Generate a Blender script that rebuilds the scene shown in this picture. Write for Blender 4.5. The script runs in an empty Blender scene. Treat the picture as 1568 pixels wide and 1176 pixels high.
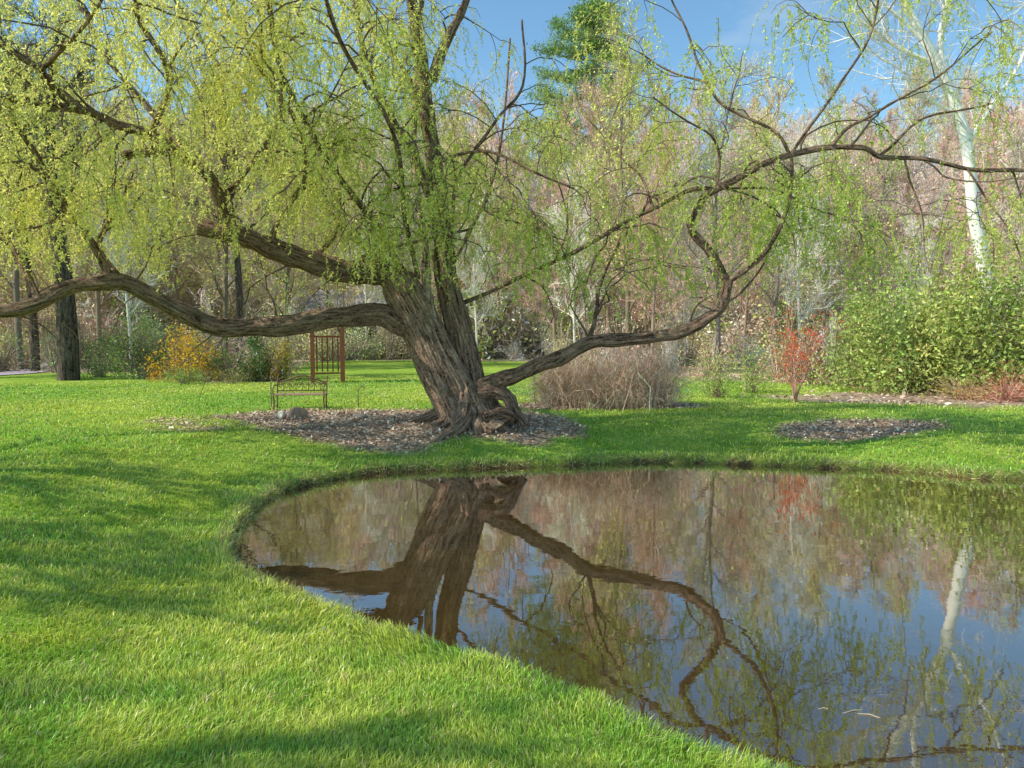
import bpy, math, random, bmesh
import numpy as np
from mathutils import Vector
R=np.random.default_rng(7); random.seed(7)
scene=bpy.context.scene
F=1132.0; CH=2.2; PITCH=math.atan(78/F)
cp,sp=math.cos(PITCH),math.sin(PITCH)
def ray(px,py):
    a=px-784; b=588-py
    return np.array([a, F*cp+b*sp, -F*sp+b*cp])
def W(px,py,d):
    r=ray(px,py); return np.array([0,0,CH])+r*(d/r[1])
def G(px,py,z):
    r=ray(px,py); return np.array([0,0,CH])+r*((z-CH)/r[2])
def nrm(v):
    return v/np.maximum(np.linalg.norm(v,axis=-1,keepdims=True),1e-9)
def smooth(t):
    t=np.clip(t,0,1); return t*t*(3-2*t)
# ---------------------------------------------------------------- mesh builder
class MB:
    def __init__(s): s.v=[];s.q=[];s.c=[];s.m=[];s.b=[];s.s=[];s.n=0
    def add(s,v,q,col,mat=0,bk=None,sm=False):
        v=np.asarray(v,float).reshape(-1,3); q=np.asarray(q,np.int64).reshape(-1,4)
        c=np.asarray(col,float)
        if c.ndim==1: c=np.tile(c[:3],(len(v),1))
        s.v.append(v); s.q.append(q+s.n); s.c.append(c[:,:3]); s.m.append(np.full(len(q),mat))
        s.s.append(np.full(len(q),sm)); s.b.append(v if bk is None else bk); s.n+=len(v)
    def mesh(s,name,mats):
        me=bpy.data.meshes.new(name)
        v=np.concatenate(s.v);q=np.concatenate(s.q)
        me.vertices.add(len(v)); me.vertices.foreach_set('co',v.astype(np.float32).ravel())
        me.loops.add(q.size); me.loops.foreach_set('vertex_index',q.astype(np.int32).ravel())
        me.polygons.add(len(q)); me.polygons.foreach_set('loop_start',np.arange(0,q.size,4,dtype=np.int32))
        me.polygons.foreach_set('material_index',np.concatenate(s.m).astype(np.int32))
        me.polygons.foreach_set('use_smooth',np.concatenate(s.s).astype(bool))
        me.update(calc_edges=True)
        a=me.attributes.new('Col','FLOAT_COLOR','POINT')
        c=np.concatenate(s.c); c4=np.ones((len(c),4),np.float32); c4[:,:3]=c
        a.data.foreach_set('color',c4.ravel())
        a=me.attributes.new('bk','FLOAT_VECTOR','POINT')
        a.data.foreach_set('vector',np.concatenate(s.b).astype(np.float32).ravel())
        for m in mats: me.materials.append(m)
        return me
    def obj(s,name,mats,parent=None,loc=None):
        o=bpy.data.objects.new(name,s.mesh(name,mats)); scene.collection.objects.link(o)
        if parent: o.parent=parent
        if loc is not None: o.location=loc
        return o
def catmull(P,n):
    P=np.asarray(P,float); Q=np.vstack([2*P[0]-P[1],P,2*P[-1]-P[-2]])
    out=[]
    for i in range(1,len(Q)-2):
        p0,p1,p2,p3=Q[i-1:i+3]
        for t in np.linspace(0,1,n,endpoint=False):
            out.append(0.5*((2*p1)+(-p0+p2)*t+(2*p0-5*p1+4*p2-p3)*t*t+(-p0+3*p1-3*p2+p3)*t**3))
    out.append(P[-1]); return np.array(out)
def tube(mb,P,rad,k=6,mat=0,col=(.1,.1,.1),mod=None,cap=False):
    P=np.asarray(P,float); n=len(P); rad=np.asarray(rad,float)
    if rad.ndim==0: rad=np.full(n,float(rad))
    T=nrm(np.gradient(P,axis=0)); ov=np.abs(P[-1]-P[0]); ref=np.zeros(3); ref[np.argmin(ov)]=1
    N=nrm(np.cross(T,ref)); B=np.cross(T,N)
    th=np.linspace(0,2*np.pi,k,endpoint=False)
    L=np.concatenate([[0],np.cumsum(np.linalg.norm(np.diff(P,axis=0),axis=1))])
    rr=rad[:,None]*np.ones((n,k))
    if mod is not None: rr=rr*mod(th[None,:],L[:,None])
    V=P[:,None,:]+rr[...,None]*(np.cos(th)[None,:,None]*N[:,None,:]+np.sin(th)[None,:,None]*B[:,None,:])
    off=random.random()*50; rb=rad.mean()
    bk=np.stack([np.cos(th)[None]*(rad[:,None]*.3+rb*.7),np.sin(th)[None]*(rad[:,None]*.3+rb*.7),(L[:,None]+off)*np.ones((1,k))],-1).reshape(-1,3)
    i=np.arange(n-1)[:,None]*k; j=np.arange(k)[None]; j2=(j+1)%k
    q=np.stack([i+j,i+j2,i+k+j2,i+k+j],-1).reshape(-1,4)
    V=V.reshape(-1,3)
    if cap:
        c0=len(V); V=np.vstack([V,P[-1]+T[-1]*rad[-1]*0.3]); bk=np.vstack([bk,bk[-1]])
        jj=np.arange(0,k,2); b=(n-1)*k
        q=np.vstack([q,np.stack([b+jj,b+(jj+1)%k,b+(jj+2)%k,np.full(len(jj),c0)],-1)])
    mb.add(V,q,col,mat,bk,True)
def randunit(n):
    return nrm(R.normal(size=(n,3)))
def ribbons(mb,A,B,w0,w1,col,mat=0):
    A=np.asarray(A);B=np.asarray(B); n=len(A)
    d=nrm(B-A); s=nrm(np.cross(d,randunit(n)))
    w0=np.broadcast_to(w0,(n,))[:,None]/2; w1=np.broadcast_to(w1,(n,))[:,None]/2
    V=np.stack([A-s*w0,A+s*w0,B+s*w1,B-s*w1],1).reshape(-1,3)
    c=np.asarray(col,float)
    if c.ndim==2: c=np.repeat(c,4,0)
    mb.add(V,np.arange(4*n).reshape(-1,4),c,mat)
def leaves(mb,P,D,size,asp,col,mat=1,flat=None):
    n=len(P); D=nrm(D); s=nrm(np.cross(D,randunit(n) if flat is None else flat))
    L=np.broadcast_to(size,(n,))[:,None]; w=L*asp/2
    m=P+D*L*0.45
    V=np.stack([P,m-s*w,P+D*L,m+s*w],1).reshape(-1,3)
    c=np.asarray(col,float)
    if c.ndim==2: c=np.repeat(c,4,0)
    mb.add(V,np.arange(4*n).reshape(-1,4),c,mat)
def cvar(base,n,amt=.25,hue=.12):
    b=np.asarray(base,float); k=np.exp(R.normal(0,amt,(n,1))); h=1+R.normal(0,hue,(n,3))
    return np.clip(b*k*h,0.003,0.9)
def box(mb,c,d,col,mat=0,rot=0):
    x,y,z=np.array(d)/2
    v=np.array([[-x,-y,-z],[x,-y,-z],[x,y,-z],[-x,y,-z],[-x,-y,z],[x,-y,z],[x,y,z],[-x,y,z]])
    cr,sr=math.cos(rot),math.sin(rot); v=v@np.array([[cr,sr,0],[-sr,cr,0],[0,0,1]])
    mb.add(v+np.array(c),[[0,3,2,1],[4,5,6,7],[0,1,5,4],[1,2,6,5],[2,3,7,6],[3,0,4,7]],col,mat)
# ---------------------------------------------------------------- materials
def newmat(name):
    m=bpy.data.materials.new(name); m.use_nodes=True; nt=m.node_tree; nt.nodes.clear()
    return m,nt,nt.nodes,nt.links
def mathn(N,L,op,a,b=None,c=None):
    n=N.new('ShaderNodeMath'); n.operation=op
    for i,x in enumerate((a,b,c)):
        if x is None: continue
        if isinstance(x,(int,float)): n.inputs[i].default_value=x
        else: L.new(x,n.inputs[i])
    return n.outputs[0]
def mix(N,L,f,a,b,mode='MIX'):
    n=N.new('ShaderNodeMix'); n.data_type='RGBA'; n.blend_type=mode
    for s,x in ((n.inputs[0],f),(n.inputs[6],a),(n.inputs[7],b)):
        if isinstance(x,(int,float)): s.default_value=x
        elif isinstance(x,tuple): s.default_value=(*x[:3],1)
        else: L.new(x,s)
    return n.outputs[2]
def noise(N,L,vec,scale,detail=4,rough=.55):
    n=N.new('ShaderNodeTexNoise'); n.inputs['Scale'].default_value=scale; n.inputs['Detail'].default_value=detail; n.inputs['Roughness'].default_value=rough
    if vec is not None: L.new(vec,n.inputs['Vector'])
    return n.outputs['Fac']
def ramp(N,L,f,stops):
    n=N.new('ShaderNodeValToRGB'); e=n.color_ramp.elements
    while len(e)<len(stops): e.new(.5)
    for i,(p,c) in enumerate(stops): e[i].position=p; e[i].color=(*c,1) if len(c)==3 else c
    L.new(f,n.inputs[0]); return n.outputs[0]
def attr(N,name):
    n=N.new('ShaderNodeAttribute'); n.attribute_name=name; return n
def leafmat(name,trans=.45,gloss=.06,rnd=0.25):
    m,nt,N,L=newmat(name)
    c=attr(N,'Col').outputs['Color']
    if rnd:
        oi=N.new('ShaderNodeObjectInfo'); k=mathn(N,L,'MULTIPLY_ADD',oi.outputs['Random'],rnd*2,1-rnd)
        hs=N.new('ShaderNodeHueSaturation'); L.new(c,hs.inputs['Color']); L.new(k,hs.inputs['Value']); c=hs.outputs[0]
    d=N.new('ShaderNodeBsdfDiffuse'); L.new(c,d.inputs[0]); out=d.outputs[0]
    if trans:
        t=N.new('ShaderNodeBsdfTranslucent')
        tc=mix(N,L,1.0,c,(1.25,1.15,.8),'MULTIPLY'); L.new(tc,t.inputs[0])
        m1=N.new('ShaderNodeMixShader'); m1.inputs[0].default_value=trans; L.new(out,m1.inputs[1]); L.new(t.outputs[0],m1.inputs[2]); out=m1.outputs[0]
    if gloss:
        g=N.new('ShaderNodeBsdfGlossy'); g.inputs['Roughness'].default_value=.4; g.inputs[0].default_value=(.9,.95,.9,1)
        m2=N.new('ShaderNodeMixShader'); m2.inputs[0].default_value=gloss; L.new(out,m2.inputs[1]); L.new(g.outputs[0],m2.inputs[2]); out=m2.outputs[0]
    o=N.new('ShaderNodeOutputMaterial'); L.new(out,o.inputs[0]); return m
def barkmat(name,bump=1.0,sc=14.0):
    m,nt,N,L=newmat(name)
    bkv=attr(N,'bk').outputs['Vector']
    mp=N.new('ShaderNodeMapping'); mp.inputs['Scale'].default_value=(1,1,.17); L.new(bkv,mp.inputs[0])
    v=mp.outputs[0]
    n1=noise(N,L,v,sc*1.5,7,.75); n2=noise(N,L,bkv,3,4); n3=noise(N,L,bkv,26,4,.75)
    h=mathn(N,L,'MULTIPLY_ADD',n3,.35,mathn(N,L,'MULTIPLY',n1,.75))
    r=ramp(N,L,h,[(.44,(.11,.08,.075)),(.54,(.72,.66,.62)),(.68,(1.6,1.52,1.45))])
    c=mix(N,L,1.0,attr(N,'Col').outputs['Color'],r,'MULTIPLY')
    c=mix(N,L,ramp(N,L,n2,[(.55,(0,0,0)),(.68,(.3,.3,.3))]),c,(.18,.18,.10))
    b=N.new('ShaderNodeBump'); b.inputs['Strength'].default_value=bump; b.inputs['Distance'].default_value=.10; L.new(h,b.inputs['Height'])
    p=N.new('ShaderNodeBsdfDiffuse'); L.new(c,p.inputs[0]); L.new(b.outputs[0],p.inputs['Normal'])
    o=N.new('ShaderNodeOutputMaterial'); L.new(p.outputs[0],o.inputs[0]); return m
def plainmat(name,rough=.85,metal=0,nsc=20):
    m,nt,N,L=newmat(name)
    tc=N.new('ShaderNodeTexCoord'); n=noise(N,L,tc.outputs['Object'],nsc,5)
    k=ramp(N,L,n,[(.25,(.6,.6,.6)),(.75,(1.25,1.25,1.25))]); c=mix(N,L,1.0,attr(N,'Col').outputs['Color'],k,'MULTIPLY')
    p=N.new('ShaderNodeBsdfPrincipled'); p.inputs['Roughness'].default_value=rough; p.inputs['Metallic'].default_value=metal
    b=N.new('ShaderNodeBump'); b.inputs['Strength'].default_value=.3; b.inputs['Distance'].default_value=.02; L.new(n,b.inputs['Height']); L.new(b.outputs[0],p.inputs['Normal'])
    L.new(c,p.inputs['Base Color']); o=N.new('ShaderNodeOutputMaterial'); L.new(p.outputs[0],o.inputs[0]); return m
M_leaf=leafmat('young_leaf',.5,0,.0); M_leafv=leafmat('woodland_leaf',0,0,.2); M_grass=leafmat('grass_blade',.35,.05,0)
M_ever=leafmat('evergreen_leaf',.3,.02,.1); M_twig=leafmat('twig',0,0,.15)
M_bark=barkmat('willow_bark'); M_bark2=barkmat('tree_bark',.6,10); M_plain=plainmat('painted_wood'); M_stone=plainmat('stone',.9,0,9); M_iron=plainmat('wrought_iron',.5,.3)
M_litter=leafmat('leaf_litter',.0,0,0)
# ---------------------------------------------------------------- pond outline & terrain
edge_px=[(1175,1176),(1000,1112),(850,1042),(690,990),(560,950),(470,912),(400,886),(356,855),(350,825),(375,785),(400,762),(450,738),(560,717),(700,709),(870,704),(1000,699),(1200,705),(1400,713),(1568,724)]
ep=[G(px,py,.1)[:2] for px,py in edge_px]
ep+=[(12.5,12.2),(16,11.2),(18.5,8.5),(18.5,5),(16,2.4),(11,1.2),(6,1.4),(2.6,2.6)]
EP=np.array([[e[0],e[1],0] for e in ep]); EPc=catmull(np.vstack([EP,EP[:1]]),6)[:-1,:2]
def sdf(x,y):
    x=np.asarray(x,float).ravel(); y=np.asarray(y,float).ravel(); out=np.full(len(x),1e9); ins=np.zeros(len(x),bool)
    A=EPc; B=np.roll(EPc,-1,0)
    for a,b in zip(A,B):
        e=b-a; t=np.clip(((x-a[0])*e[0]+(y-a[1])*e[1])/(e@e+1e-12),0,1)
        d=np.hypot(x-a[0]-t*e[0],y-a[1]-t*e[1]); out=np.minimum(out,d)
        c=((a[1]>y)!=(b[1]>y)); 
        if abs(e[1])>1e-9: ins^=c&(x<(e[0]*(y-a[1])/e[1]+a[0]))
    return np.where(ins,-out,out)
def wav(x,y,s,seed=0):
    r=np.random.default_rng(seed); o=0
    for i in range(6):
        a=r.uniform(0,6.28);k=s*r.uniform(.6,1.8);o=o+np.sin((x*np.cos(a)+y*np.sin(a))*k+r.uniform(0,6))
    return o/6
TB=W(720,650,14.0)
def hill(x,y):
    h=30*smooth((y-56)/95)
    m=.9+.25*wav(x,y,.03,3)+.18*smooth((x-10)/60)-.25*np.exp(-((x/np.maximum(y,1)-.045)/.06)**2)+.1*smooth((-x-20)/60)
    return h*m+40*smooth((y-150)/300)*.3
def Hs(x,y,s=None):
    x=np.asarray(x,float).ravel();y=np.asarray(y,float).ravel()
    if s is None: s=sdf(x,y)
    s=s+.05*wav(x,y,6,5)+.03*wav(x,y,17,6)
    land=.1+.40*smooth(s/3.2)+.03*wav(x,y,.7,1)*smooth(s/2)
    land+=.16*np.exp(-(((x-TB[0])/1.6)**2+((y-TB[1])/1.2)**2))*smooth(s/1.0)
    z=np.where(s>.04,land,0); t=np.clip((s+.10)/.14,0,1)
    z=np.where(s<=.04,-.2+(.1+.2)*t**.6,z)
    z=np.where(s<-.10,-.2-.30*smooth((-s-.1)/4.0),z)
    return z+hill(x,y)
def H(x,y): return float(Hs([x],[y])[0])
def geo(a,b,s0,g):
    o=[a];s=s0
    while abs(o[-1]-a)<abs(b-a): o.append(o[-1]+math.copysign(s,b-a)); s*=g
    return o[1:]
xs=np.array(sorted(geo(-6,-320,.12,1.07))+list(np.arange(-6,12,.09))+geo(11.95,320,.12,1.07))
ys=np.array(sorted(geo(1.5,-60,.2,1.15))+list(np.arange(1.5,14,.09))+geo(13.98,520,.12,1.035))
X,Y=np.meshgrid(xs,ys); S=sdf(X,Y); Z=Hs(X,Y,S)
def forest_edge(x,y):
    t=x/np.maximum(y,.5)
    return np.interp(t,[-1.2,-.7,-.5,-.47,-.31,-.28,-.12,.03,.05,.22,.24,.45,.52,.75,1.2],[30,31,31,25.5,25,44,46,44,30,28,26,23,20.5,19.5,15])
def masks(x,y,s):
    x=np.asarray(x).ravel();y=np.asarray(y).ravel()
    w=.35*wav(x,y,2.2,11)+.2*wav(x,y,6,12)
    def ell(cx,cy,rx,ry,e=.5): return 1-smooth(((np.hypot((x-cx)/rx,(y-cy)/ry)+w*.8)-.75)/e)
    mul=ell(-2.7,14.4,3.9,2.1,.3)
    mul=np.maximum(mul,ell(-.4,14.2,1.8,1.4,.3))
    c=G(1310,648,.5); mul=np.maximum(mul,ell(c[0],c[1],1.5,.7))
    c=G(925,625,.5); mul=np.maximum(mul,ell(c[0],c[1]+.6,2.1,1.0))
    c=G(1440,615,.5); mul=np.maximum(mul,ell(c[0]+1,c[1]+1,4.4,2.2))
    fo=smooth((y-forest_edge(x,y)+w*1.5)/.8)
    fo=np.where(y<5,0,fo)
    return mul,fo
mul,fo=masks(X,Y,S)
tb=MB(); ny,nx=X.shape
i=np.arange(ny-1)[:,None]*nx;j=np.arange(nx-1)[None]
q=np.stack([i+j,i+j+1,i+nx+j+1,i+nx+j],-1).reshape(-1,4)
soil=1-smooth((S.ravel()+.02+.05*wav(X.ravel(),Y.ravel(),9,8))/.10)
tb.add(np.stack([X.ravel(),Y.ravel(),Z],-1),q,np.stack([mul,fo,soil],-1),0,None,True)
m,nt,N,L=newmat('ground_cover')
tc=N.new('ShaderNodeTexCoord').outputs['Object']; mk=N.new('ShaderNodeSeparateColor'); L.new(attr(N,'Col').outputs['Color'],mk.inputs[0])
n1=noise(N,L,tc,.9,4);n2=noise(N,L,tc,28,4,.7);n3=noise(N,L,tc,160,2,.7)
mm=mathn(N,L,'MULTIPLY_ADD',n2,.5,mathn(N,L,'MULTIPLY_ADD',n3,.25,mathn(N,L,'MULTIPLY',n1,.4)))
gc=ramp(N,L,mm,[(.38,(.12,.22,.03)),(.55,(.30,.46,.06)),(.72,(.54,.62,.13))])
vo=N.new('ShaderNodeTexVoronoi'); vo.inputs['Scale'].default_value=28; L.new(tc,vo.inputs['Vector'])
sepv=N.new('ShaderNodeSeparateColor'); L.new(vo.outputs['Color'],sepv.inputs[0])
lc=ramp(N,L,sepv.outputs[0],[(0,(.28,.18,.12)),(.4,(.54,.38,.27)),(.7,(.70,.54,.40)),(1,(.82,.68,.54))])
lc=mix(N,L,mathn(N,L,'MULTIPLY',n2,.5),lc,(.28,.18,.12))
sc=ramp(N,L,n2,[(.3,(.03,.02,.012)),(.7,(.22,.15,.08))])
fc=mix(N,L,ramp(N,L,n1,[(.45,(0,0,0)),(.62,(1,1,1))]),lc,mix(N,L,.5,gc,lc))
c=mix(N,L,mk.outputs[0],gc,lc); c=mix(N,L,mk.outputs[1],c,fc); c=mix(N,L,mk.outputs[2],c,sc)
sx=N.new('ShaderNodeSeparateXYZ'); L.new(N.new('ShaderNodeNewGeometry').outputs['Position'],sx.inputs[0])
deep=mathn(N,L,'LESS_THAN',sx.outputs[2],-.12)
bc=ramp(N,L,noise(N,L,tc,1.1,7,.7),[(.36,(.18,.10,.035)),(.5,(.58,.34,.10)),(.64,(.85,.56,.20))])
c=mix(N,L,deep,c,bc)
p=N.new('ShaderNodeBsdfDiffuse');L.new(c,p.inputs[0])
b=N.new('ShaderNodeBump');b.inputs['Strength'].default_value=.8;b.inputs['Distance'].default_value=.03;L.new(mathn(N,L,'ADD',n2,n3),b.inputs['Height']);L.new(b.outputs[0],p.inputs['Normal'])
o=N.new('ShaderNodeOutputMaterial');L.new(p.outputs[0],o.inputs[0])
tb.obj('ground',[m])
# water: mirror + clear + a little murky brown scattering
m,nt,N,L=newmat('pond_water_surface')
tc=N.new('ShaderNodeTexCoord').outputs['Object']
mp=N.new('ShaderNodeMapping'); mp.inputs['Scale'].default_value=(1,1.6,1); L.new(tc,mp.inputs[0])
w1=noise(N,L,mp.outputs[0],1.6,2,.5); w2=noise(N,L,mp.outputs[0],11,2,.5)
b=N.new('ShaderNodeBump');b.inputs['Strength'].default_value=.11;b.inputs['Distance'].default_value=.012
L.new(mathn(N,L,'MULTIPLY_ADD',w2,.12,w1),b.inputs['Height'])
fr=N.new('ShaderNodeFresnel');fr.inputs['IOR'].default_value=1.45;L.new(b.outputs[0],fr.inputs['Normal'])
fac=mathn(N,L,'MINIMUM',mathn(N,L,'MULTIPLY_ADD',fr.outputs[0],1.6,.14),1.0)
tr=N.new('ShaderNodeBsdfTransparent');tr.inputs[0].default_value=(.86,.68,.42,1)
df=N.new('ShaderNodeBsdfDiffuse');df.inputs[0].default_value=(.36,.22,.08,1)
m0=N.new('ShaderNodeMixShader');m0.inputs[0].default_value=.12;L.new(tr.outputs[0],m0.inputs[1]);L.new(df.outputs[0],m0.inputs[2])
g=N.new('ShaderNodeBsdfGlossy');g.inputs['Roughness'].default_value=.01;g.inputs[0].default_value=(1,.98,.97,1);L.new(b.outputs[0],g.inputs['Normal'])
ms=N.new('ShaderNodeMixShader');L.new(fac,ms.inputs[0]);L.new(m0.outputs[0],ms.inputs[1]);L.new(g.outputs[0],ms.inputs[2])
o=N.new('ShaderNodeOutputMaterial');L.new(ms.outputs[0],o.inputs[0])
e=np.roll(EPc,-1,0)-np.roll(EPc,1,0); nn=np.stack([e[:,1],-e[:,0]],-1); nn/=np.linalg.norm(nn,axis=1,keepdims=True)
cand=EPc+nn*.12
if sdf(cand[:,0],cand[:,1]).mean()<0: cand=EPc-nn*.12
bm=bmesh.new(); vs=[bm.verts.new((a[0],a[1],0)) for a in cand]; f=bm.faces.new(vs); bmesh.ops.triangulate(bm,faces=[f])
me=bpy.data.meshes.new('pond_water'); bm.normal_update()
for f in bm.faces:
    if f.normal.z<0: f.normal_flip()
bm.to_mesh(me); bm.free(); me.materials.append(m)
scene.collection.objects.link(bpy.data.objects.new('pond_water',me))
# ---------------------------------------------------------------- grass
gb=MB()
def blades(n,r0,r1,th0,th1):
    r=r0*(r1/r0)**R.random(n); th=R.uniform(th0,th1,n); x=r*np.sin(th); y=r*np.cos(th)
    s=sdf(x,y); mu,fo=masks(x,y,s); k=(s>.0)&(mu+R.random(n)*.6<.75)&(fo<.4)
    x,y,s,r=x[k],y[k],s[k],r[k]; n=len(x); z=Hs(x,y,s)-.005
    tuft=wav(x,y,9,22)
    h=R.uniform(.03,.078,n)*(1+.3*wav(x,y,1.5,20)+.25*tuft)*(1+.5*(s<.25)); w=.0036*np.maximum(r/3,.8)**.85*R.uniform(.6,1.4,n)
    a=R.uniform(0,6.28,n)*.35+2.5*wav(x,y,3,25); ln=np.stack([np.cos(a),np.sin(a),np.zeros(n)],-1); b_=R.uniform(0,6.28,n); sd=np.stack([np.cos(b_),np.sin(b_),np.zeros(n)],-1)
    lean=R.uniform(.1,1.2,n)[:,None]; P=np.stack([x,y,z],-1); up=np.array([0,0,1.])
    Mid=P+up*h[:,None]*.55+ln*lean*h[:,None]*.22; Tip=P+up*h[:,None]*(1-.35*lean)+ln*lean*h[:,None]*.8
    w=w[:,None]
    V=np.stack([P-sd*w/2,P+sd*w/2,Mid+sd*w*.45,Mid-sd*w*.45,Tip+sd*w*.08,Tip-sd*w*.08],1).reshape(-1,3)
    pat=smooth(.5+wav(x,y,1.1,21)*1.2+.5*tuft)[:,None]
    c=np.array([.24,.46,.05])*(1-pat)+np.array([.54,.66,.10])*pat; c=c*np.exp(R.normal(0,.35,(n,1)))*(1+R.normal(0,.08,(n,3)))
    br=R.random(n)<.05; c[br]=[.66,.55,.32]
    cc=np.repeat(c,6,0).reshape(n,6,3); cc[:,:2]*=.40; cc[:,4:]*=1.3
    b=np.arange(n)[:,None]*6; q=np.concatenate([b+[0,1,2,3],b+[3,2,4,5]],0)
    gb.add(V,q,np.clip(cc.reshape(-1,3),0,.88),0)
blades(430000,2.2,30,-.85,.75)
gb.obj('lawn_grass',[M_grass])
sb=MB(); k=R.integers(0,len(EPc),20000); t=R.random((20000,1)); p2=EPc[k]*(1-t)+np.roll(EPc,-1,0)[k]*t
p2=p2+R.normal(0,.06,p2.shape); s=sdf(p2[:,0],p2[:,1]); kk=(s>-.05)&(p2[:,1]>5); p2=p2[kk];s=s[kk]
z=Hs(p2[:,0],p2[:,1],s); P=np.column_stack([p2,z]); n=len(P)
D=np.column_stack([R.normal(0,.6,(n,2)),R.uniform(-.3,1,n)]); hh=R.uniform(.04,.14,n)
mixc=R.random((n,1)); ribbons(sb,P,P+nrm(D)*hh[:,None],.007,.002,(np.array([.25,.38,.06])*(1-mixc)+np.array([.6,.47,.26])*mixc)*np.exp(R.normal(0,.3,(n,1))))
sb.obj('bank_sedge',[M_grass])
lb=MB()
def litter(n,x0,x1,y0,y1,size,k2=0):
    x=R.uniform(x0,x1,n);y=R.uniform(y0,y1,n);s=sdf(x,y);mu,fo=masks(x,y,s)
    k=(np.maximum(mu,fo)>.8*R.random(n)+.03)&(s>.05) if not k2 else (s>.05)
    x,y,s=x[k],y[k],s[k];n=len(x);P=np.stack([x,y,Hs(x,y,s)+R.uniform(.002,.05,n)],-1)
    D=nrm(np.column_stack([R.normal(size=(n,2)),R.normal(0,.35,n)])); fl=nrm(np.column_stack([R.normal(0,.4,(n,2)),np.ones(n)]))
    t=R.random((n,1)); c=np.array([.34,.20,.13])*(1-t)+np.array([.86,.68,.52])*t
    leaves(lb,P,D,R.uniform(.5,1.3,n)*size,.5,np.clip(c*np.exp(R.normal(0,.25,(n,1))),0,.88),0,fl)
litter(50000,-7,10,12.3,18,.075)
litter(26000,-30,30,17,46,.16)
litter(900,-10,12,2.5,20,.035,1)
lb.obj('fallen_leaves',[M_litter])
# ---------------------------------------------------------------- willow
wt=MB(); BC=np.array([.52,.37,.28])
def furrow(seed,amp,lob=0):
    r=np.random.default_rng(seed); ks=[(int(k),r.uniform(-.5,.5),r.uniform(0,6.28),r.uniform(.8,3.5)) for k in r.integers(19,62,18)]
    kl=[(int(k),r.uniform(0,6.28)) for k in (2,3,5)]
    def f(th,L):
        a=0
        for k,w,p,z in ks: a=a+(1-2*np.abs(np.sin(.5*k*th+w*L+p+.5*np.sin(z*L+p+3*th))))*(24/k)**.5*(.7+.5*np.sin(z*1.3*L+2*p+th*2))
        l=0
        for k,p in kl: l=l+np.sin(k*th+p+.4*L+.3*np.sin(1.7*L))
        return 1+amp*a/3.6+.05*l
    return f
def limb(pts,r0,r1,k=12,n=6,pw=.8,col=BC,amp=.03,seed=0,mat=0,cap=False,wig=.014):
    P=catmull([W(*p) for p in pts],n); t=np.linspace(0,1,len(P)); P=P+wig*np.stack([np.sin(9*t*len(pts)/3+seed),np.cos(7*t*len(pts)/3+seed*2),np.sin(10*t*len(pts)/3+seed*3)],-1)*np.minimum(1,t*6)[:,None]
    rad=r0+(r1-r0)*t**pw; rad=rad*(1+.06*np.sin(t*31+seed)+.05*np.sin(t*67+seed))
    tube(wt,P,rad,k,mat,col,furrow(seed,amp),cap); return P,rad
P=catmull([W(732,668,14),W(714,640,14),W(690,590,14),W(660,530,14),W(632,470,13.95),W(608,432,13.9),W(592,418,13.85)],26)
t=np.linspace(0,1,len(P)); rad=np.interp(t,[0,.12,.25,.5,.75,.9,1],[.82,.57,.48,.43,.38,.30,.22])
tube(wt,P,rad,220,0,BC,furrow(3,.06))
P=catmull([W(742,665,14.1),W(728,630,14.1),W(716,570,14.1),W(702,500,14.1),W(686,440,14.1),W(676,380,14.1)],26)
t=np.linspace(0,1,len(P)); rad=np.interp(t,[0,.12,.3,.6,.8,1],[.66,.43,.34,.27,.23,.20])
tube(wt,P,rad,180,0,BC*.85,furrow(5,.06))
limb([(668,560,13.75),(662,500,13.72),(655,450,13.8),(650,380,13.9),(640,300,14),(632,200,14.1),(640,80,14.2),(650,-60,14.3)],.10,.05,14,6,.8,np.array([.66,.54,.42]),.05,9)
for k,a in enumerate(np.linspace(0,6.28,9,endpoint=False)+.2):
    L0=R.uniform(.75,1.2); c=TB+np.array([.0,0,0]); pts=[]
    for u,hh in ((.2,.62),(.45,.24),(.7,.08),(1.0,.0),(1.3,-.14)):
        x=c[0]+math.cos(a+.15*math.sin(u*4+k))*L0*u; y=c[1]+math.sin(a+.15*math.sin(u*4+k))*L0*u*.85
        pts.append([x,y,H(x,y)+hh])
    P=catmull(pts,8); tube(wt,P,np.linspace(.22,.05,len(P)),26,0,BC*.8,furrow(40+k,.07))
limb([(735,600,13.8),(765,600,13.7),(785,622,13.65),(800,652,13.65)],.16,.10,26,8,1,BC*.7,.06,21)
limb([(745,640,13.6),(772,632,13.5),(788,640,13.5)],.14,.09,26,8,1,BC*.65,.06,22,0,True)
limbs=[]
def LB(pts,r0,r1,w,n=6,k=12,cap=False,seed=[0],**kw):
    seed[0]+=1; P,r=limb(pts,r0,r1,k,n,.8,BC*.72,.035,seed[0],0,cap,**kw); limbs.append((P,r,w))
LB([(625,440,13.9),(585,419,13.8),(530,416,13.6),(475,402,13.4),(410,378,13.2),(350,357,13),(305,350,12.9)],.26,.14,.5,12,60,True)
LB([(350,358,13),(335,310,12.9),(322,275,12.8),(280,240,12.5),(230,207,12.2),(170,187,11.8),(110,165,11.4),(0,150,11),(-130,150,10.5)],.12,.05,1.2)
LB([(125,170,11.5),(60,110,11.1),(0,65,10.7),(-90,10,10.2)],.08,.03,1.5)
LB([(262,232,12.3),(225,232,12.2),(188,240,12.1)],.09,.07,0,6,12,True)
LB([(300,258,12.7),(240,180,13.3),(160,80,13.8),(90,-60,14)],.08,.03,1.5)
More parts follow.
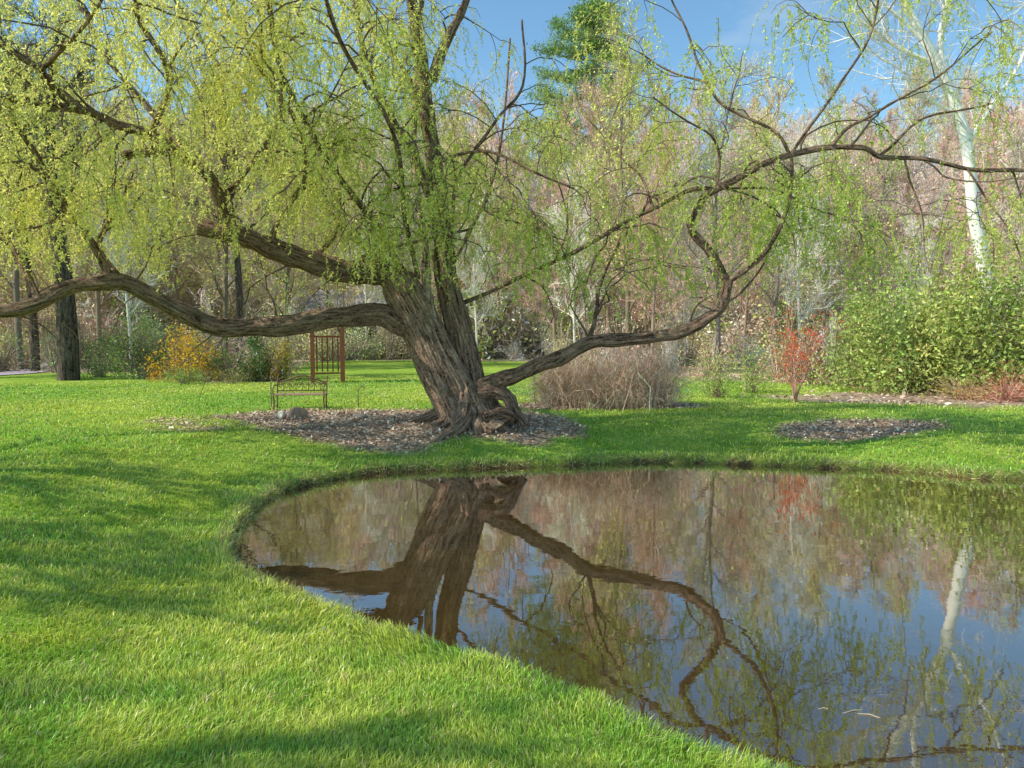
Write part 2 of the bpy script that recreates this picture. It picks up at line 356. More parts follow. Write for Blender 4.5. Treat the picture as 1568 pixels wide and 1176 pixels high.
LB([(625,500,13.9),(580,482,13.85),(520,486,13.7),(460,495,13.6),(400,502,13.4),(335,500,13.2),(280,480,13),(230,452,12.8),(180,432,12.6),(120,438,12.4),(60,462,12.1),(0,478,11.9),(-130,470,11.5)],.22,.10,.4,11,60)
LB([(168,430,12.6),(150,385,12.5),(112,335,12.3),(75,270,12.1),(40,215,11.8),(0,165,11.5),(-60,100,11)],.08,.03,1.5)
LB([(185,430,12.6),(150,375,13),(180,310,13.3),(170,250,13.6),(120,160,14)],.07,.03,1.3)
LB([(60,462,12.1),(20,380,12.5),(-40,300,13),(-80,150,13)],.07,.03,1.3)
LB([(720,598,13.9),(760,583,13.8),(805,568,13.5),(850,550,13.3),(900,527,13),(950,519,12.8),(1010,516,12.6),(1060,500,12.5),(1100,475,12.4),(1114,430,12.4)],.17,.085,.15,10,40)
LB([(1114,432,12.4),(1087,386,12.4),(1058,350,12.4),(1068,315,12.4),(1100,288,12.3),(1150,262,12.2),(1210,236,12.2),(1260,228,12.2),(1320,225,12.1),(1345,240,12.1),(1400,242,12.1),(1480,258,12),(1568,262,12),(1720,285,12)],.075,.03,.7)
LB([(1114,432,12.4),(1165,395,12.3),(1195,345,12.3),(1212,290,12.2),(1210,238,12.2)],.05,.03,.7,6,8)
LB([(695,470,14.2),(760,442,13.9),(850,400,13.4),(940,352,12.9),(1000,318,12.6),(1060,292,12.4),(1110,286,12.3)],.045,.035,.8,6,8)
LB([(1210,238,12.2),(1185,200,12.3),(1105,160,12.5),(1080,125,12.6),(1030,112,12.8),(980,80,13)],.035,.015,.7,6,8)
LB([(1085,130,12.6),(1060,70,12.6),(1030,0,12.6),(1010,-80,12.6)],.025,.012,.7,6,6)
LB([(1270,228,12.2),(1300,195,12.3),(1350,168,12.3),(1430,120,12.4),(1520,50,12.5)],.035,.015,.4,6,8)
LB([(1210,238,12.2),(1270,150,12.2),(1320,80,12.2),(1345,0,12.2),(1360,-90,12.2)],.03,.015,.7,6,8)
LB([(900,527,13),(914,470,13),(920,430,13),(950,370,13)],.05,.02,.9,6,8)
LB([(1098,288,12.3),(1098,220,12.2),(1060,190,12),(1000,150,11.8)],.03,.012,.7,6,6)
LB([(1345,240,12.1),(1420,180,12.2),(1520,160,12.3)],.03,.012,.3,6,6)
LB([(1480,258,12),(1530,330,11.9),(1568,400,11.8)],.02,.01,.3,6,6)
LB([(1385,242,12.1),(1410,330,12),(1420,400,12)],.02,.01,.3,6,6)
LB([(1100,475,12.4),(1130,450,12.6),(1160,420,12.8),(1200,330,13)],.03,.012,.8,6,6)
LB([(1000,318,12.6),(980,270,12.9),(940,230,13.2),(900,180,13.5)],.03,.012,.5,6,6)
LB([(850,400,13.4),(870,340,13.7),(850,270,14)],.03,.012,.9,6,6)
LB([(1100,288,12.3),(1180,290,12.8),(1250,320,13.2),(1300,340,13.5)],.025,.012,.9,6,6)
LB([(682,400,14.1),(672,300,14.1),(657,200,14.1),(648,120,14.1),(636,40,14.1),(625,-60,14.1),(600,-260,14)],.20,.08,.9,9,44)
LB([(662,120,14.1),(685,60,14.2),(715,0,14.3),(760,-130,14.5)],.12,.05,.9,6,16)
LB([(672,330,14.1),(632,235,13.9),(600,180,13.6),(560,90,13.3),(540,-30,13)],.10,.04,1.2,6,16)
LB([(696,430,14.1),(692,350,14.2),(705,265,14.4),(760,185,14.6),(800,130,14.8),(800,30,15)],.05,.02,.7,6,8)
LB([(625,430,13.9),(565,330,13.2),(485,220,12.2),(430,100,11.2),(400,-80,10.3)],.07,.03,1.5)
LB([(615,425,14),(520,340,15),(410,200,16),(300,50,17),(220,-80,17.5)],.07,.03,1.3)
LB([(640,425,13.8),(620,330,12.8),(600,200,11.8),(520,60,11),(480,-60,10.3)],.05,.03,1.1)
LB([(690,410,14.2),(745,300,15.3),(770,200,16.2),(780,60,17)],.05,.02,.6)
LB([(410,378,13.2),(438,320,13),(470,262,12.6),(450,180,12),(380,80,11.3)],.06,.03,1.4)
LB([(478,402,13.4),(515,350,13.8),(520,290,14.2),(500,180,15)],.05,.03,1.3)
LB([(530,416,13.6),(570,385,13),(640,370,12.5),(720,350,12.2)],.035,.02,1.6)
LB([(590,400,13.5),(560,330,12.8),(600,290,12.4),(680,280,12.2)],.035,.02,1.4)
LB([(335,310,12.9),(400,230,13),(430,130,13),(330,0,12.5)],.06,.03,1.4)
LB([(230,207,12.2),(260,120,11.5),(210,20,10.7),(230,-80,10)],.06,.03,1.5)
LB([(60,110,11.1),(120,50,10.3),(180,-40,9.7)],.04,.02,1.5)
LB([(668,250,14.1),(740,230,13.3),(810,260,12.9),(880,290,12.7)],.035,.015,.8,6,8)
LB([(650,150,14.1),(580,60,14.5),(500,-20,15)],.05,.02,1.5,6,8)
LB([(700,300,14.1),(760,330,13.6),(820,350,13.2),(870,370,13)],.03,.015,1.1,6,6)
st_P=[];st_D=[]
def grow(P0,d0,L0,steps,jit,dr):
    pts=[P0];d=d0
    for i in range(steps):
        d=nrm(d+R.normal(0,jit,3)+np.array([0,0,dr*(i+1)/steps])); pts.append(pts[-1]+d*L0/steps)
    return np.array(pts)
for P,r,w in limbs:
    seg=np.linalg.norm(np.diff(P,axis=0),axis=1); Lt=seg.sum(); ns=int(round(Lt*w*2.1))
    T=nrm(np.gradient(P,axis=0)); cum=np.concatenate([[0],np.cumsum(seg)])/Lt
    for a in range(ns):
        u=R.uniform(.15,1)**.8; k=min(int(np.searchsorted(cum,u)),len(P)-1)
        h=randunit(1)[0]*np.array([1,1,.4]); d=nrm(h+T[k]*.5+np.array([0,0,R.uniform(-.1,.7)]))
        Ls=R.uniform(.8,2.3); B=grow(P[k],d,Ls,8,.28,-.3); rr=min(r[k]*.5,.022)
        tube(wt,B,np.linspace(rr,.006,9),5,2,BC*.3)
        for m_ in range(int(R.integers(3,7))):
            kk=int(R.integers(2,9)); d2=nrm(randunit(1)[0]*np.array([1,1,.6])+nrm(B[kk]-B[kk-1])*.6+np.array([0,0,.1]))
            C=grow(B[kk],d2,R.uniform(.4,1.1),5,.22,-.5); tube(wt,C,np.linspace(.008,.004,6),3,2,BC*.4)
            for s_ in range(int(R.integers(2,8))):
                q_=int(R.integers(1,6)); st_P.append(C[q_]+R.normal(0,.03,3)); st_D.append(nrm(C[q_]-C[q_-1]+R.normal(0,.4,3)))
P0=np.array(st_P);D0=np.array(st_D);D0[:,2]=np.clip(D0[:,2],-.3,.3)
pxs=784+P0[:,0]/P0[:,1]*F
floor=np.where(pxs<740,2.9,2.5)+R.uniform(-.3,.7,len(P0))
Ls=np.minimum(R.gamma(3,.20,len(P0))+.22,np.maximum(P0[:,2]-floor,0)); Ls=np.minimum(Ls,1.6)
k=(Ls>.12)&(P0[:,1]>7); P0,D0,Ls=P0[k],D0[k],Ls[k]; ns=len(P0)
K=10; tt=np.linspace(0,1,K)[None,:,None]; ph=R.uniform(0,6.28,(ns,1,1)); 
hd=D0.copy(); hd[:,2]=0
S_=P0[:,None,:]+hd[:,None,:]*Ls[:,None,None]*.48*(1-np.exp(-2.5*tt))+np.array([0,0,-1.])*Ls[:,None,None]*tt**1.35*.8+.06*np.sin(tt*6+ph)*np.array([1,.7,0])*Ls[:,None,None]+.08*np.minimum(D0[:,None,2:],.3)*tt
A=S_[:,:-1].reshape(-1,3);B=S_[:,1:].reshape(-1,3)
ribbons(wt,A,B,.006,.005,np.array([.45,.42,.16]),2)
nl=50; u=np.sort(R.random((ns,nl)),1)*(K-1.001); ki=u.astype(int); fr_=(u-ki)[...,None]; idx=np.arange(ns)[:,None]
keep=(R.random((ns,nl))<np.clip(Ls[:,None]/.9,.25,1))
LP=(S_[idx,ki]*(1-fr_)+S_[idx,ki+1]*fr_)[keep]; LD=(S_[idx,ki+1]-S_[idx,ki])[keep]; n=len(LP)
LD=nrm(nrm(LD)*.7+randunit(n)*.9); px=784+LP[:,0]/LP[:,1]*F
yel=np.clip(smooth((850-px)/600)*.7+.3+.5*wav(LP[:,0],LP[:,2]*1.2,1.2,31)+(LP[:,2]-5)*.06,0,1)[:,None]
c=np.array([.44,.60,.12])*(1-yel)+np.array([.86,.86,.32])*yel
leaves(wt,LP,LD,R.uniform(.035,.074,n),.34,np.clip(c*np.exp(R.normal(0,.22,(n,1))),0,.9),1)
print('WILLOW strands',ns,'leaves',n)
wt.obj('weeping_willow',[M_bark,M_leaf,M_twig])
# ---------------------------------------------------------------- generic bare trees
def bare_tree(seed,h,r0,tc,budc,nb,bsz=.08,spread=.33,n1=16,lean=0,tw=1.0,n3=9,n4=4,low=.3,tk=1.0):
    mb=MB(); r=np.random.default_rng(seed); tc=np.asarray(tc,float)
    zz=np.linspace(0,1,9); P=np.stack([lean*zz*h+.03*h*np.sin(zz*5+seed)*zz,.03*h*np.cos(zz*4+seed)*zz,zz*h-.3*(zz==0)],-1)
    tube(mb,P,r0*(1-zz)**.7*.9+.015,8,0,tc*tk)
    S2=[];R2=[]
    for i in range(n1):
        u=low+(.97-low)*((i+r.random())/n1); k=u*8; k0=int(k); p=P[k0]+(P[min(k0+1,8)]-P[k0])*(k-k0)
        a=i*2.4+r.uniform(-.5,.5); el=r.uniform(.35,.9)+.3*u; L1=h*spread*(1.15-u*.75)*r.uniform(.7,1.25)
        d=np.array([math.cos(a)*math.cos(el),math.sin(a)*math.cos(el),math.sin(el)])
        pts=[p];dd=d
        for s in range(5): dd=nrm(dd+r.normal(0,.16,3)+[0,0,.08]); pts.append(pts[-1]+dd*L1/5)
        pts=np.array(pts); rb=r0*(1-u)**.7*.5+.012; tube(mb,pts,np.linspace(rb,.012,6),4,0,tc*tk)
        for j in range(7):
            k=r.integers(1,6); q=pts[k]; d2=nrm(nrm(pts[k]-pts[k-1])+r.normal(0,.55,3)+[0,0,.15]); L2=L1*r.uniform(.3,.55)
            q2=q+d2*L2*.5; d3=nrm(d2+r.normal(0,.25,3)+[0,0,.1]); q3=q2+d3*L2*.5
            S2+= [(q,q2),(q2,q3)]; R2+=[(.03,.022),(.022,.014)]
    S2=np.array(S2);R2=np.array(R2)*tw; ribbons(mb,S2[:,0],S2[:,1],R2[:,0]*1.3,R2[:,1]*1.3,tc,0)
    cur=S2
    for lv,(cnt,ln,wd) in enumerate(((n3,.06,.017),(n4,.035,.011))):
        m=len(cur); idx=np.repeat(np.arange(m),cnt); t=R.random((len(idx),1)); a=cur[idx,0]*(1-t)+cur[idx,1]*t
        d=nrm(nrm(cur[idx,1]-cur[idx,0])+R.normal(0,.5,(len(idx),3))+[0,0,.2]); b=a+d*h*ln*R.uniform(.5,1.5,(len(idx),1))
        ribbons(mb,a,b,wd*tw,wd*.6*tw,np.minimum(tc*(1.0+.15*lv),.85),0); cur=np.stack([a,b],1)
    if nb:
        k=R.integers(0,len(cur),nb); t=R.random((nb,1)); p=cur[k,0]*(1-t)+cur[k,1]*t+R.normal(0,.08,(nb,3))
        leaves(mb,p,randunit(nb)+[0,0,-.3],R.uniform(.6,1.4,nb)*bsz,.6,cvar(budc,nb,.25,.08),1)
    return mb
grey=np.array([.58,.48,.42]); pink=np.array([.70,.48,.39]); tan=np.array([.64,.51,.36]); pale=np.array([.80,.74,.66])
kinds=[(grey,(.5,.5,.2),300),(pink,(.78,.48,.36),900),(tan,(.80,.76,.20),1500),(grey,(.48,.66,.14),1900),(pink,(.78,.54,.40),600),(grey*1.2,(.80,.72,.58),700),(tan,(.86,.82,.22),1800)]
fm=[]
for i,(tcx,bc_,nb) in enumerate(kinds):
    fm.append(bare_tree(100+i,15,.13,tcx,bc_,nb,.18,.28+.03*(i%3),15,0,2.5,4,2,.12,.7).mesh('forest_tree_mesh_%d'%i,[M_twig,M_litter]))
root=bpy.data.objects.new('distant_forest',None); scene.collection.objects.link(root)
def put(me,name,x,y,s,parent=None,rz=None,sz=1):
    o=bpy.data.objects.new(name,me); scene.collection.objects.link(o)
    o.location=(x,y,H(x,y)-.1); o.rotation_euler=(0,0,random.uniform(0,6.28) if rz is None else rz); o.scale=(s,s,s*sz)
    if parent: o.parent=parent
    return o
def shrub(mb,c,rad,nst,nlf,lsz,lc,scol,ncl=60,asp=.45,sw=.012,lift=.1):
    c=np.array(c,float); rad=np.array(rad,float)
    d=randunit(ncl); d[:,2]=np.abs(d[:,2]); rr=R.random((ncl,1))**.4; cl=c+d*rad*rr*R.uniform(.8,1.15,(ncl,1))+[0,0,lift]
    if nst:
        k=R.integers(0,ncl,nst); b=c+R.normal(0,.12,(nst,3))*rad*[1,1,0]; e=cl[k]+R.normal(0,.12,(nst,3))*rad
        m=(b*.45+e*.55)+R.normal(0,.06,(nst,3))*rad+[0,0,.12*rad[2]]
        ribbons(mb,b,m,sw*1.4,sw,cvar(scol,nst,.2,.05),0); ribbons(mb,m,e,sw,sw*.5,cvar(scol,nst,.2,.05),0)
    if nlf:
        k=R.integers(0,ncl,nlf); p=cl[k]+R.normal(0,.13,(nlf,3))*rad*.8; kk=p[:,2]>c[2]+.03; p=p[kk]; n=len(p)
        cb=cvar(lc,ncl,.28,.08)[k[kk]]
        leaves(mb,p,randunit(n)+[0,0,.2],R.uniform(.6,1.3,n)*lsz,asp,np.clip(cb*np.exp(R.normal(0,.25,(n,1))),0,.88),1)
brush=[]
for i,(lc_,sc_) in enumerate((((.62,.60,.22),(.54,.44,.35)),((.68,.46,.34),(.64,.44,.36)),((.40,.52,.16),(.45,.37,.27)),((.72,.60,.46),(.66,.53,.45)))):
    b=MB(); shrub(b,(0,0,0),(2.6,2.6,4.2),260,900,.28,lc_,sc_,50,.5,.045); brush.append(b.mesh('brush_mesh_%d'%i,[M_twig,M_litter]))
cnt=0; n=600
yA=50+115*R.random(n)**1.15; xA=R.uniform(-1,1,n)*(yA*.88+8); zA=Hs(xA,yA)
for x,y,z in zip(xA,yA,zA):
    ratio=x/y; pr=[2,3,2,3,3,4,3]
    if ratio<-.1: pr=[2,2,3,5,1,3,6]
    if -.02<ratio<.22: pr=[2,5,2,2,5,3,2]
    o=bpy.data.objects.new('forest_tree',fm[random.choices(range(7),pr)[0]]); scene.collection.objects.link(o); o.parent=root
    s=random.uniform(.6,1.15); o.location=(x,y,z-.2); o.rotation_euler=(random.uniform(-.06,.06),random.uniform(-.06,.06),random.uniform(0,6.28)); o.scale=(s,s,s*random.uniform(.85,1.2)); cnt+=1
n=480; yA=47+100*R.random(n)**1.2; xA=R.uniform(-1,1,n)*(yA*.85+6); zA=Hs(xA,yA)
for x,y,z in zip(xA,yA,zA):
    o=bpy.data.objects.new('forest_brush',brush[random.randrange(4)]); scene.collection.objects.link(o); o.parent=root
    s=random.uniform(.5,1.25); o.location=(x,y,z-.1); o.rotation_euler=(0,0,random.uniform(0,6.28)); o.scale=(s,s,s*random.uniform(.7,1.2))
mids=[bare_tree(200,13,.12,grey*.8,(.56,.7,.18),2600,.11,.28,16,0,1.3,5,3,.18,.55),bare_tree(201,12,.10,pink*.9,(.78,.40,.28),1800,.10,.26,16,0,1.3,5,3,.15,.6),
      bare_tree(202,14,.13,tan*.8,(.84,.84,.22),4200,.12,.3,16,0,1.3,5,3,.18,.5),bare_tree(203,10,.07,pale,(.7,.64,.40),1200,.10,.25,14,0,1.2,5,3,.2,1)]
midm=[b.mesh('woodland_tree_mesh_%d'%i,[M_twig,M_leafv]) for i,b in enumerate(mids)]
for px,d,k,s in [(-200,27,2,.9),(30,34,0,1.1),(150,40,2,1),(200,33,3,1),(345,38,2,.9),(440,42,2,.8),(560,48,3,1),(640,46,0,1),(730,46,3,1.1),(765,50,2,.8),(800,52,3,1.2),(850,44,1,.9),(880,36,3,.9),(930,38,1,1.05),(960,33,2,.9),(1000,31,1,.85),(1050,38,3,1),(1100,34,0,1.0),(1140,44,1,1),(1185,38,0,.9),(1225,32,3,.9),(1260,40,2,.8),(1340,36,0,.8),(1400,42,3,.85),(1500,40,1,.85),(1580,34,0,.9),(1660,34,2,1),(1750,30,1,1),(-80,42,2,1),(90,50,2,1.2),(270,52,2,1.1),(500,54,2,1)]:
    p=W(px,510,d); put(midm[k],'bare_tree',p[0],p[1],s*random.uniform(.85,1.1))
for px,d,h,r in ((102,27,13,.42),(52,33,13,.2),(365,36,13,.22)):
    b=bare_tree(int(px),h,r,np.array([.14,.115,.10]),(.6,.68,.2),2500,.11,.3,14,0,1,5,3,.45); p=W(px,510,d); b.obj('shade_tree',[M_bark2,M_leafv],None,(p[0],p[1],H(p[0],p[1])-.1))
def limbgen(mb,pts,r0,r1,col,k=8):
    P=catmull([W(*p) for p in pts],5); tube(mb,P,np.linspace(r0,r1,len(P)),k,0,col); return P
sy=MB(); D=24.5; wc=np.array([.88,.84,.78])
Ps=[limbgen(sy,[(1530,590,D),(1505,400,D),(1492,330,D),(1478,210,D),(1445,120,D),(1415,60,D),(1375,-20,D),(1350,-120,D)],.24,.10,wc),
 limbgen(sy,[(1445,120,D),(1440,60,D),(1450,0,D),(1480,-90,D)],.11,.04,wc),limbgen(sy,[(1435,100,D),(1390,80,D),(1340,50,D),(1300,10,D)],.09,.03,wc),
 limbgen(sy,[(1480,220,D),(1520,160,D),(1560,100,D),(1600,0,D)],.10,.04,wc),limbgen(sy,[(1420,70,D),(1370,20,D),(1300,-30,D)],.07,.03,wc),limbgen(sy,[(1478,180,D),(1420,150,D),(1370,100,D)],.06,.02,wc)]
S2=[]
for P in Ps:
    for a in range(14):
        k=R.integers(4,len(P)); d=nrm(randunit(1)[0]+[0,0,.5]); B=grow(P[k],d,R.uniform(1.2,3.2),5,.2,.15); tube(sy,B,np.linspace(.03,.012,6),3,0,pale)
        S2+=[(B[i],B[i+1]) for i in range(5)]
cur=np.array(S2)
for c_,ln,wd in ((2,1.0,.018),(2,.6,.012)):
    idx=np.repeat(np.arange(len(cur)),c_); t=R.random((len(idx),1)); a=cur[idx,0]*(1-t)+cur[idx,1]*t
    b=a+nrm(nrm(cur[idx,1]-cur[idx,0])+R.normal(0,.5,(len(idx),3)))*ln*R.uniform(.4,1.3,(len(idx),1)); ribbons(sy,a,b,wd,wd*.6,pale*.9,0); cur=np.stack([a,b],1)
sy.obj('sycamore_tree',[M_litter])
# pine
pn=MB(); p=W(905,510,58); ph=W(900,15,58)[2]; gz=H(p[0],p[1]); hgt=ph-gz
tube(pn,np.array([[0,0,0],[.2,0,hgt*.5],[0,0,hgt]]),[.35,.22,.04],8,0,(.3,.22,.18))
PP=[];DD=[]
for i in range(50):
    u=1-(i/50)**1.15*.5; z=hgt*u; Lb=(.9+3.6*smooth((1-u)/.18))*R.uniform(.45,1.2); a=i*2.4
    d=np.array([math.cos(a),math.sin(a),.22]); e=np.array([0,0,z])+d*Lb; tube(pn,np.array([[0,0,z],e*.5+np.array([0,0,z*.5-.1]),e]),[.07,.05,.02],4,0,(.3,.22,.18))
    for c_ in range(14):
        t=R.uniform(.35,1.08); q_=np.array([0,0,z])+d*Lb*t+R.normal(0,.42,3)*np.array([1,1,.4]); nn_=70
        PP.append(q_+R.normal(0,.27,(nn_,3))*np.array([1.2,1.2,.5])); DD.append(nrm(R.normal(size=(nn_,3))+[0,0,.6]))
PP=np.concatenate(PP);DD=np.concatenate(DD); leaves(pn,PP,DD,R.uniform(.16,.34,len(PP)),.24,cvar((.20,.32,.09),len(PP),.35,.1),1)
pn.obj('pine_tree',[M_twig,M_ever],None,(p[0],p[1],gz))
# ---------------------------------------------------------------- shrubs
def SH(name,px,d,w,h,nst,nlf,lsz,lc,scol=(.3,.24,.17),mat=None,**kw):
    p=W(px,510,d); z=H(p[0],p[1]); mb=MB(); shrub(mb,(0,0,-.03),(w/2,w/2*.9,h),nst,nlf,lsz,lc,scol,**kw); return mb.obj(name,[M_twig,mat or M_ever],None,(p[0],p[1],z))
SH('rhododendron_bush',1395,21.5,4.8,4.1,250,12000,.13,(.34,.42,.12),ncl=150)
SH('rhododendron_bush',1500,20.5,4.6,4.2,250,12000,.13,(.36,.42,.12),ncl=150)
SH('rhododendron_bush',1610,20,4.2,4.0,160,8000,.13,(.30,.37,.10),ncl=110)
SH('holly_bush',1330,24,2.6,3.6,120,5500,.10,(.26,.36,.09),ncl=90)
SH('azalea_shrub',1545,18.3,2.0,1.0,200,900,.05,(.78,.22,.10),(.6,.32,.24),M_leaf,ncl=60)
SH('azalea_shrub',1480,19,1.8,.6,160,900,.05,(.50,.46,.16),(.6,.42,.3),M_leaf,ncl=60)
tw=MB(); n=850
for cx,cy,w_,h_ in ((925,16.9,1.6,1.2),(862,17.3,.9,.95),(995,17.2,1.0,1.1)):
    p=W(cx,510,cy); b=np.column_stack([p[0]+R.normal(0,.3*w_,n),p[1]+R.normal(0,.25*w_,n),np.zeros(n)]); b[:,2]=Hs(b[:,0],b[:,1])-.02
    a=R.uniform(0,6.28,n); o_=np.stack([np.cos(a),np.sin(a),np.zeros(n)],-1)*R.uniform(.1,1.0,(n,1))*w_*.8; hh=R.uniform(.25,1.2,(n,1))*h_*np.array([0,0,1])
    m1=b+o_*.3+hh*.6+R.normal(0,.08,(n,3)); e=b+o_*.75+hh+R.normal(0,.12,(n,3)); f_=b+o_*1.15+hh*.78+R.normal(0,.16,(n,3))
    col=cvar((.70,.47,.35),n,.4,.06); ribbons(tw,b,m1,.010,.008,col);ribbons(tw,m1,e,.008,.006,col);ribbons(tw,e,f_,.006,.003,col)
    for _ in range(3):
        t=R.random((n,1)); s0=m1*(1-t)+e*t; ribbons(tw,s0,s0+nrm(R.normal(size=(n,3))+[0,0,.3])*R.uniform(.1,.45,(n,1)),.006,.003,col)
tw.obj('spirea_shrub',[M_litter])
SH('green_shrub',1100,19.5,1.7,1.3,80,1800,.06,(.40,.58,.14),mat=M_leaf)
SH('green_shrub',1150,21,1.5,1.6,80,1500,.06,(.42,.58,.14),mat=M_leaf)
SH('green_shrub',870,22,2.2,1.3,100,1800,.06,(.52,.58,.16),mat=M_leaf)
jm=MB(); p=W(1217,628,0+17.6); z=H(p[0],p[1]); base=np.array([0,0,0.])
for a in range(8):
    d=nrm(np.array([R.normal(0,.2),R.normal(0,.2),1])); B=grow(base,d,R.uniform(1.4,2.1),7,.1,.0); tube(jm,B,np.linspace(.020,.006,8),4,0,(.5,.28,.22))
    for _ in range(12):
        k=R.integers(3,8); C=grow(B[k],nrm(randunit(1)[0]+[0,0,.6]),R.uniform(.2,.45),3,.2,0); ribbons(jm,C[:-1],C[1:],.010,.005,(.65,.25,.18)); nn_=12
        leaves(jm,C[-1]+R.normal(0,.07,(nn_,3)),randunit(nn_)+[0,0,-.4],.055,.6,cvar((.85,.18,.10),nn_,.2),1)
jm.obj('japanese_maple_sapling',[M_twig,M_leaf],None,(p[0],p[1],z))
SH('forsythia_shrub',285,26,2.6,2.0,200,2600,.085,(.88,.48,.04),(.5,.36,.16),M_leaf)
SH('forsythia_shrub',420,27,1.8,1.5,80,1800,.07,(.88,.56,.05),(.5,.36,.16),M_leaf)
SH('yew_shrub',390,26,1.4,1.9,90,3500,.08,(.08,.16,.04))
SH('yew_shrub',330,27,1.8,1.2,90,2000,.08,(.14,.22,.06))
SH('laurel_shrub',210,28,2.6,2.4,90,3000,.10,(.24,.32,.10))
SH('laurel_shrub',150,29,2.4,1.8,90,2000,.09,(.2,.26,.1))
SH('laurel_shrub',280,24.8,1.5,.55,40,1300,.06,(.24,.36,.1))
SH('boxwood_shrub',350,25,1.8,.5,40,1300,.05,(.3,.3,.1))
SH('laurel_shrub',20,36,3,2.4,90,2000,.10,(.4,.42,.12))
for px,d,w_,h_,c_ in ((460,48,5,3.2,(.55,.6,.22)),(540,47,5,2.6,(.4,.5,.2)),(600,49,5,3,(.6,.6,.3)),(500,45,3,2.2,(.7,.68,.3)),(430,50,4,3.6,(.6,.7,.25))):
    SH('privet_shrub',px,d,w_,h_,200,2200,.13,c_,(.5,.42,.35),M_leafv,ncl=90,sw=.025)
ug=MB()
pal=[((.64,.64,.20),(.47,.36,.28)),((.28,.40,.13),(.36,.29,.22)),((.74,.54,.40),(.64,.48,.38)),((.80,.80,.22),(.48,.40,.27)),((.70,.38,.27),(.6,.42,.34)),((.80,.72,.60),(.74,.64,.54))]
for i in range(260):
    px=R.uniform(-350,1900); t=(px-784)/F; e=float(forest_edge(np.array([t*30.]),np.array([30.]))[0]); d=e+1+R.random()**1.5*24
    p=W(px,510,d); wd=R.uniform(1.0,3.6); hh=R.uniform(.6,4.0); a,b_=pal[R.integers(0,6)]
    if px<460 and R.random()<.5: a,b_=pal[1]
    shrub(ug,(p[0],p[1],H(p[0],p[1])-.05),(wd/2,wd/2,hh),140,int(R.integers(150,700)),.10,a,b_,ncl=30,sw=.02)
ug.obj('woodland_undergrowth',[M_twig,M_leafv])
# ---------------------------------------------------------------- built things
def onground(px,d): p=W(px,510,d); return np.array([p[0],p[1],H(p[0],p[1])])
bp=onground(458,16.3); be=MB(); ic=(.20,.12,.06); w=.54
for sx in (-w,w):
    for y0 in (-.22,.22): tube(be,[[sx,y0,0],[sx*.98,y0*.9,.2],[sx,y0,.33]],.018,6,0,ic)
    tube(be,catmull([[sx,.24,.3],[sx,.28,.5],[sx,.33,.72]],4),.018,6,0,ic)
    tube(be,catmull([[sx,.29,.52],[sx,0,.54],[sx,-.22,.5],[sx,-.24,.42],[sx,-.2,.34]],5),.014,6,0,ic)
    tube(be,[[sx,-.22,.08],[sx,.22,.08]],.010,6,0,ic)
for i in range(6): box(be,(0,-.21+i*.085,.34),(1.1,.06,.022),(.42,.28,.17),1)
tube(be,[[-w,.265,.40],[w,.265,.40]],.014,6,0,ic)
tp=np.array([[x,.32,.66+.07*math.cos(x/w*math.pi*1.0)+.0] for x in np.linspace(-w,w,25)]); tube(be,tp,.018,6,0,ic)
tube(be,tp-[0,.02,.05],.010,6,0,ic)
for x in np.linspace(-w,w,9)[1:-1]: tube(be,[[x,.265,.40],[x,.30,.64]],.009,5,0,ic)
for x in np.linspace(-w*.87,w*.87,8):
    th=np.linspace(0,6.28*1.25,16); rr=np.linspace(.055,.02,16); tube(be,np.stack([x+np.cos(th)*rr,np.full(16,.285),.52+np.sin(th)*rr*1.4],-1),.009,5,0,ic)
ob=be.obj('garden_bench',[M_iron,M_plain],None,bp); ob.rotation_euler=(0,0,.12)
for px,h_ in ((413,.85),(547,.5)):
    sp_=MB(); tube(sp_,catmull([[0,0,-.1],[0,0,h_*.6],[.02,0,h_*.9],[.1,0,h_],[.16,0,h_*.9]],5),.012,6,0,(.2,.15,.1)); sp_.obj('shepherd_hook',[M_iron],None,onground(px,16.6))
ap=onground(501,25.5); ar=MB(); rc=(.34,.10,.055)
for sx in (-.5,.5):
    for sy_ in (-.4,.4): box(ar,(sx,sy_,1.0),(.13,.13,2.2),rc)
    box(ar,(sx,0,2.05),(.07,1.2,.12),rc)
    for i in range(5): box(ar,(sx,0,.35+i*.35),(.03,.67,.05),rc)
for y_ in (-.4,.4): box(ar,(0,y_+.09*np.sign(y_),2.14),(1.5,.05,.13),rc)
for i in range(6): box(ar,(-.55+i*.22,0,2.24),(.05,1.3,.07),rc)
for i in range(5): box(ar,(-.36+i*.18,.4,.95),(.05,.03,1.2),rc)
box(ar,(0,.4,.3),(.86,.04,.06),rc); box(ar,(0,.4,1.58),(.86,.04,.06),rc)
o=ar.obj('garden_arbor',[M_plain],None,ap); o.rotation_euler=(0,0,.25)
hp=onground(530,60); hroot=bpy.data.objects.new('gray_house',None); hroot.location=hp; scene.collection.objects.link(hroot)
hb=MB(); box(hb,(0,0,1.5),(7,6,3.2),(.6,.56,.5)); hb.obj('walls',[M_plain],hroot)
hb=MB(); v=[[-3.9,-3.5,2.9],[3.9,-3.5,2.9],[3.9,0,4.9],[-3.9,0,4.9],[-3.9,3.5,2.9],[3.9,3.5,2.9],[-3.9,-3.5,3.05],[3.9,-3.5,3.05],[3.9,0,5.05],[-3.9,0,5.05],[-3.9,3.5,3.05],[3.9,3.5,3.05]]
hb.add(v,[[0,3,2,1],[3,4,5,2],[6,7,8,9],[9,8,11,10],[0,1,7,6],[4,10,11,5],[0,6,9,3],[3,9,10,4],[1,2,8,7],[2,5,11,8]],(.42,.37,.36)); hb.obj('roof',[M_plain],hroot)
hb=MB()
for x in (-2.2,0,2.2): box(hb,(x,-3.03,1.6),(1.0,.05,1.2),(.03,.035,.04))
